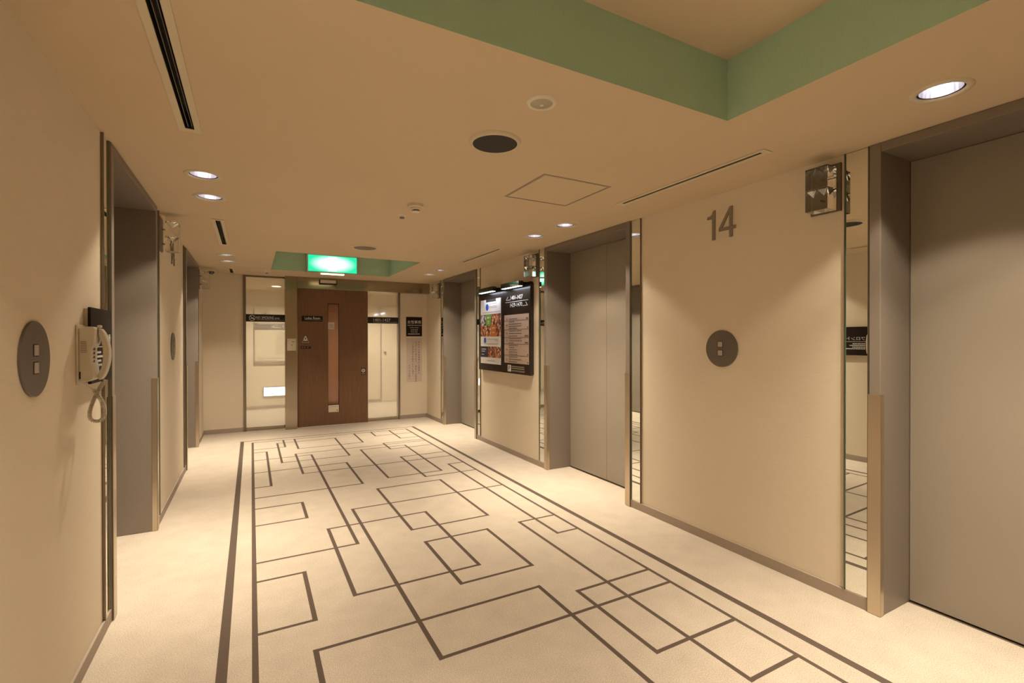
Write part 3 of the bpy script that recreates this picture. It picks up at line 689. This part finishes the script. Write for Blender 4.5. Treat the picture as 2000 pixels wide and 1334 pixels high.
for u0, u1 in ((-0.448, -0.055), (0.165, 0.588)):
    lp = MB().box(u0, u1, -0.150, -0.093, 0.962, 1.016).build('lamp_bar', 'lampbox', t, bevel=0.003)
    a = MB(); a.box(u0 + 0.06, u0 + 0.10, -0.093, -0.012, 0.985, 1.012); a.box(u1 - 0.10, u1 - 0.06, -0.093, -0.012, 0.985, 1.012); a.build('lamp_arm', 'lampbox', lp)
    MB().box(u0 + 0.01, u1 - 0.01, -0.143, -0.100, 0.9595, 0.9615).build('led_strip', 'led', lp)
    ld = bpy.data.lights.new('signboard_lamp_light', 'AREA'); ld.shape = 'RECTANGLE'; ld.size = u1 - u0 - 0.03; ld.size_y = 0.03; ld.energy = 2.6; ld.color = (0.80, 0.86, 1.0)
    lo = bpy.data.objects.new('signboard_lamp_light', ld); C.objects.link(lo); lo.parent = t; lo.location = ((u0 + u1) / 2, -0.118, 0.957); lo.rotation_euler = (math.radians(-22), 0, 0)

# =================================================================== LEFT WALL THINGS: telephone and its sign
t = thing('telephone_sign', (XL, 2.688, 1.150), 'L', 'square dark brown sign behind the wall telephone', 'sign')
MB().box(-0.165, 0.165, -0.024, -0.014, 0.0, 0.312).build('plate', 'darkbrown', t, bevel=0.001)
MB().box(-0.160, 0.030, -0.014, -0.0005, 0.005, 0.307).build('backing', 'trim_cream', t)
l = MB(); text(l, 'フロント直通', -0.14, 0.165, 0.040, 0.0245, w=0.28); l.box(-0.145, 0.145, -0.0247, -0.0243, 0.148, 0.151)
random.seed(9)
for k, z in enumerate((0.122, 0.104, 0.086, 0.068)):
    x = -0.14
    while x < (-0.02, 0.0, -0.03, 0.08)[k]: ww = random.uniform(0.008, 0.02); l.box(x, x + ww, -0.0247, -0.0243, z, z + 0.009); x += ww + 0.004
l.build('lettering', 'white', t, fix=False)
# phone: local x runs away from the viewer along the wall, -y is out of the wall
t = thing('wall_telephone', (XL, 2.430, 1.166), 'L', 'beige wall telephone with handset and coiled cord', 'telephone')
MB().box(-0.006, 0.092, -0.008, -0.0005, -0.012, 0.222).build('wall_plate', 'phone', t, bevel=0.002)
body = [(-0.0082, 0.006), (-0.0082, 0.208), (-0.014, 0.212), (-0.034, 0.2155), (-0.052, 0.2145), (-0.056, 0.206), (-0.056, 0.150), (-0.045, 0.128), (-0.045, 0.085), (-0.050, 0.062), (-0.053, 0.022), (-0.048, 0.006), (-0.034, 0.0), (-0.014, 0.002)]
bo = MB().prism_x(body, 0.0, 0.088).build('body', 'phone', t, bevel=0.003)
v = MB()
for k in range(7): v.box(-0.0012, 0.0005, -0.032, -0.014, 0.114 + k * 0.0068, 0.117 + k * 0.0068)
v.build('speaker_slot', 'print_mid', bo)
MB().box(-0.001, 0.002, -0.014, -0.0095, 0.012, 0.040).build('cord_socket', 'black', bo)
kp = MB().box(0.004, 0.040, -0.0480, -0.0452, 0.052, 0.138).build('number_card', 'white', t)
q = MB()
for k in range(5): q.box(0.022, 0.039, -0.0486, -0.0481, 0.058 + k * 0.016, 0.068 + k * 0.016)
q.build('print_block', 'redbrown', kp)
q = MB()
for k in range(5): q.box(0.006, 0.018, -0.0486, -0.0481, 0.060 + k * 0.016, 0.0635 + k * 0.016)
q.build('print_lines', 'print_mid', kp)
# handset: bowed outline with thicker ear and mouth pieces
out = []; inn = []
for k in range(15):
    f = k / 14.0; z = 0.004 + f * 0.204; bow = math.sin(f * math.pi)
    out.append((-0.066 - 0.026 * bow ** 0.7, z)); inn.append((-0.058 - 0.014 * max(0.0, math.sin((f - 0.14) / 0.72 * math.pi)) ** 0.6 if 0.14 < f < 0.86 else -0.0575, z))
hs = MB().prism_x(out + inn[::-1], 0.040, 0.086).build('handset', 'phone', t, bevel=0.006, seg=3)
MB().box(0.050, 0.076, -0.064, -0.052, 0.2105, 0.2225).build('cradle_hook', 'phone', t, bevel=0.003)
# cord: a lead from the body, then a coil hanging in a loop up to the handset
def bez(p0, p1, p2, p3, n): 
    r = []
    for i in range(n + 1):
        u = i / n; r.append(Vector(p0) * (1 - u) ** 3 + Vector(p1) * 3 * u * (1 - u) ** 2 + Vector(p2) * 3 * u * u * (1 - u) + Vector(p3) * u ** 3)
    return r
lead = bez((0.004, -0.018, 0.004), (0.008, -0.022, -0.010), (0.02, -0.035, -0.022), (0.030, -0.046, -0.034), 10)
loop = bez((0.030, -0.046, -0.034), (0.030, -0.095, -0.110), (0.055, -0.080, -0.170), (0.045, -0.045, -0.160), 40)[:-1] + \
       bez((0.045, -0.045, -0.160), (0.035, -0.010, -0.150), (0.050, -0.045, -0.060), (0.062, -0.070, -0.008), 40)
L = [0.0]
for a, b in zip(loop[:-1], loop[1:]): L.append(L[-1] + (b - a).length)
N = 1400; turns = L[-1] / 0.0046; path = []
j = 0
for i in range(N + 1):
    s_ = L[-1] * i / N
    while j < len(L) - 2 and L[j + 1] < s_: j += 1
    f = (s_ - L[j]) / max(1e-9, L[j + 1] - L[j]); pc = loop[j].lerp(loop[j + 1], f); tg = (loop[j + 1] - loop[j]).normalized()
    a = tg.cross(Vector((1, 0, 0.2))).normalized(); b = tg.cross(a); an = 2 * math.pi * turns * i / N
    path.append(pc + (a * math.cos(an) + b * math.sin(an)) * 0.0062)
cdn = MB(); cdn.tube(path, 0.0017, 5); cdn.tube(lead, 0.0018, 6); cdn.tube([loop[-1], Vector((0.063, -0.072, 0.004))], 0.0045, 8)
cdn.build('coiled_cord', 'cord', t, smooth=True)

# =================================================================== CEILING THINGS
def make_lamp(label):
    t = thing('downlight', (0, 0, H), 'B', label, 'downlight', 'round recessed ceiling downlights')
    p = MB(); p.revolve([(LR - 0.003, 0.010), (LR - 0.003, -0.004), (LR + 0.003, -0.006), (LR + 0.016, -0.005), (LR + 0.021, -0.0005)], 48)
    p.build('trim_ring', 'trim_cream', t, smooth=True, fix=False)
    p = MB(); p.revolve([(LR - 0.0031, 0.003), (LR - 0.0095, 0.0035)], 48); p.build('gap_ring', 'black', t, fix=False)
    p = MB(); p.revolve([(LR - 0.0095, 0.004), (LR - 0.012, 0.045), (LR - 0.022, 0.090), (LR - 0.038, 0.115), (0.012, 0.125)], 24); p.disc(0.0125, 0.125, 24)
    p.build('reflector', 'can', t, fix=False)
    p = MB(); p.revolve([(0.0, 0.055), (0.010, 0.058), (0.014, 0.068), (0.014, 0.110), (0.010, 0.122)], 16); p.build('bulb', 'bulb', t, smooth=True, fix=False)
    ld = bpy.data.lights.new('downlight_beam', 'SPOT'); ld.energy = LAMP_W; ld.color = LAMP_COL; ld.spot_size = math.radians(160); ld.spot_blend = 0.1; ld.shadow_soft_size = 0.03
    ld.use_nodes = True; nt = ld.node_tree; em = [n for n in nt.nodes if n.type == 'EMISSION'][0]
    ie = nt.nodes.new('ShaderNodeTexIES'); ie.mode = 'INTERNAL'; ie.ies = ies; nt.links.new(ie.outputs[0], em.inputs['Strength'])
    lo = bpy.data.objects.new('downlight_beam', ld); C.objects.link(lo); lo.parent = t; lo.location = (0, 0, 0.012)
    return t
WR = ['just in front of the nearest right elevator, out past the frame', 'at the upper right, above the nearest right elevator',
      'above the middle right elevator, nearer of its pair', 'above the middle right elevator, farther of its pair',
      'above the far right elevator, nearer of its pair', 'above the far right elevator, farther of its pair']
WL = ['over the left wall behind the viewer', 'over the left wall beside the viewer', 'above the elevator by the telephone, nearer and larger of its pair',
      'above the elevator by the telephone, farther of its pair', 'above the far left elevator, nearer of its pair', 'above the far left elevator, farther of its pair']
WC = ['in the corridor behind the left glass panel', 'in the corridor behind the right glass panel']
first = None
for (x, y), wd in zip(LAMPS_R + LAMPS_L + LAMPS_C, WR + WL + WC):
    lab = 'round downlight ' + wd
    if first is None: first = make_lamp(lab); first.location = (x, y, H)
    else:
        o = dup(first, (x, y, H), None, lab)
        if (x, y) in LAMPS_C:      # wide, stronger lamps of the corridor
            lo = [k for k in KIDS(o) if k.type == 'LIGHT'][0]; lo.data = lo.data.copy(); lo.data.energy = 250.0; lo.data.use_nodes = False; lo.data.shadow_soft_size = 0.06; lo.data.spot_blend = 1.0
# air diffusers
VL = ['long twin-slot air diffuser at the upper left of the ceiling', 'twin-slot air diffuser on the left ceiling between the downlight pairs', 'small far air diffuser on the left ceiling near the end wall',
      'long thin slot diffuser over the number 14 wall', 'thin slot diffuser over the signboard wall']
for (x, a, b, k), lab in zip(VENTS, VL):
    t = thing('slot_diffuser', (x, (a + b) / 2, H), 'B', lab, 'air vent', 'linear ceiling air diffusers')
    h = (b - a) / 2; wI = SLOT[k]; wO = 0.042 if k == 'L' else 0.036
    f = MB(); f.box(-wO, -wI, -h, h, -0.004, -0.0005); f.box(wI, wO, -h, h, -0.004, -0.0005); f.box(-wI, wI, -h, -h + 0.035, -0.004, -0.0005); f.box(-wI, wI, h - 0.035, h, -0.004, -0.0005)
    f.build('frame', 'trim_cream', t)
    s = MB(); e = h - 0.035
    s.add([(-wI, -e, 0), (wI, -e, 0), (wI, e, 0), (-wI, e, 0), (-wI, -e, 0.06), (wI, -e, 0.06), (wI, e, 0.06), (-wI, e, 0.06)], [(0, 1, 5, 4), (1, 2, 6, 5), (2, 3, 7, 6), (3, 0, 4, 7), (4, 5, 6, 7)])
    s.build('slot_box', 'black', t, fix=False)
    if k == 'L':
        for u in (-0.006, 0.009): MB().box(u - 0.0012, u + 0.0012, -e, e, 0.004, 0.022).build('blade', 'louver', t)
def round_speaker(loc, label, grille, R):
    t = thing('ceiling_speaker', loc, 'B', label, 'speaker')
    p = MB(); p.revolve([(R - 0.018, -0.0135), (R - 0.016, -0.0155), (R - 0.012, -0.0150), (R - 0.003, -0.006), (R, -0.0005)], 56); p.build('rim', 'trim_cream', t, smooth=True, fix=False)
    p = MB(); p.revolve([(0.0, -0.016), (R - 0.018, -0.0138)], 56); p.build('grille', grille, t, fix=False)
round_speaker((1.015, 2.037, H), 'large round ceiling speaker with dark grille in mid ceiling', 'speaker', 0.123)
round_speaker((1.012, 4.975, H), 'round grey ceiling speaker near the exit sign', 'speaker2', 0.127)
t = thing('ceiling_sensor', (1.011, 1.615, H), 'B', 'round white ceiling sensor with glass lens near the large coffer', 'sensor')
p = MB(); p.revolve([(0.043, -0.004), (0.044, -0.008), (0.056, -0.007), (0.061, -0.0005)], 48); p.build('rim', 'trim_white', t, smooth=True, fix=False)
p = MB(); p.revolve([(0.0, -0.012), (0.010, -0.0115), (0.026, -0.009), (0.043, -0.004)], 40); p.build('lens', 'lens', t, smooth=True, fix=False)
p = MB(); p.revolve([(0.0, -0.0135), (0.008, -0.0125)], 20); p.build('sensor_eye', 'cream', t, fix=False)
t = thing('access_hatch', (1.70, 2.545, H), 'B', 'square flush access hatch with thin grey frame in the ceiling', 'hatch')
def ring_rect(mb, a, b, w_, z0, z1):
    mb.box(-a, a, -b, -b + w_, z0, z1); mb.box(-a, a, b - w_, b, z0, z1); mb.box(-a, -a + w_, -b + w_, b - w_, z0, z1); mb.box(a - w_, a, -b + w_, b - w_, z0, z1)
p = MB(); ring_rect(p, 0.243, 0.243, 0.012, -0.003, -0.0004); p.build('frame', 'skirt', t)
p = MB(); ring_rect(p, 0.229, 0.229, 0.002, -0.0012, -0.0004); p.build('joint', 'print_dark', t)
MB().box(-0.226, 0.226, -0.226, 0.226, -0.0018, -0.0004).build('panel', 'ceil', t)
t = thing('ceiling_hatch', (-0.02, 7.30, H), 'B', 'small flush hatch outline in the ceiling near the left glass panel', 'hatch')
p = MB(); ring_rect(p, 0.20, 0.20, 0.008, -0.003, -0.0004); p.build('frame', 'trim_cream', t)
MB().box(-0.191, 0.191, -0.191, 0.191, -0.0018, -0.0004).build('panel', 'ceil', t)
t = thing('smoke_detector', (1.008, 3.257, H), 'B', 'white smoke detector hanging from the mid ceiling', 'smoke detector')
p = MB(); p.revolve([(0.0, -0.022), (0.046, -0.024), (0.053, -0.018), (0.053, -0.0005)], 40); p.build('base', 'trim_white', t, fix=False)
p = MB(); p.revolve([(0.0, -0.024), (0.040, -0.024), (0.036, -0.034), (0.026, -0.036)], 40); p.build('collar', 'trim_white', t, smooth=True, fix=False)
p = MB(); p.revolve([(0.022, -0.034), (0.022, -0.047)], 24); p.build('chamber', 'black', t, fix=False)
p = MB()
for k in range(12):
    a = 2 * math.pi * k / 12; p.tube([(0.0245 * math.cos(a), 0.0245 * math.sin(a), -0.035), (0.0245 * math.cos(a), 0.0245 * math.sin(a), -0.047)], 0.0022, 5)
p.build('cage_rib', 'trim_white', t)
p = MB(); p.revolve([(0.0265, -0.046), (0.0265, -0.050), (0.0, -0.052)], 24); p.build('cap', 'trim_white', t, fix=False)
def sprinkler(loc, label):
    t = thing('ceiling_sprinkler', loc, 'B', label, 'sprinkler')
    p = MB(); p.revolve([(0.0, -0.009), (0.026, -0.008), (0.036, -0.003), (0.037, -0.0005)], 32); p.build('escutcheon', 'trim_white', t, smooth=True, fix=False)
    p = MB(); p.revolve([(0.014, -0.008), (0.014, -0.018)], 20); p.build('body', 'trim_white', t, fix=False)
    p = MB(); p.revolve([(0.0, -0.026), (0.017, -0.026), (0.018, -0.020), (0.0, -0.018)], 20); p.build('deflector', 'louver', t, fix=False)
sprinkler((0.999, 3.575, H), 'small white sprinkler head beside the smoke detector')
sprinkler((0.19, 7.42, H), 'tiny sprinkler head above the left glass panel')
t = thing('security_camera', (-0.47, 7.62, H), 'B', 'small dark dome security camera in the far left ceiling corner', 'camera')
p = MB(); p.revolve([(0.0, -0.018), (0.046, -0.018), (0.05, -0.012), (0.05, -0.0005)], 32); p.build('base', 'trim_white', t, fix=False)
p = MB(); p.revolve([(0.036, -0.018), (0.036, -0.030), (0.028, -0.046), (0.014, -0.055), (0.0, -0.057)], 28); p.build('dome', 'lampbox', t, smooth=True, fix=False)
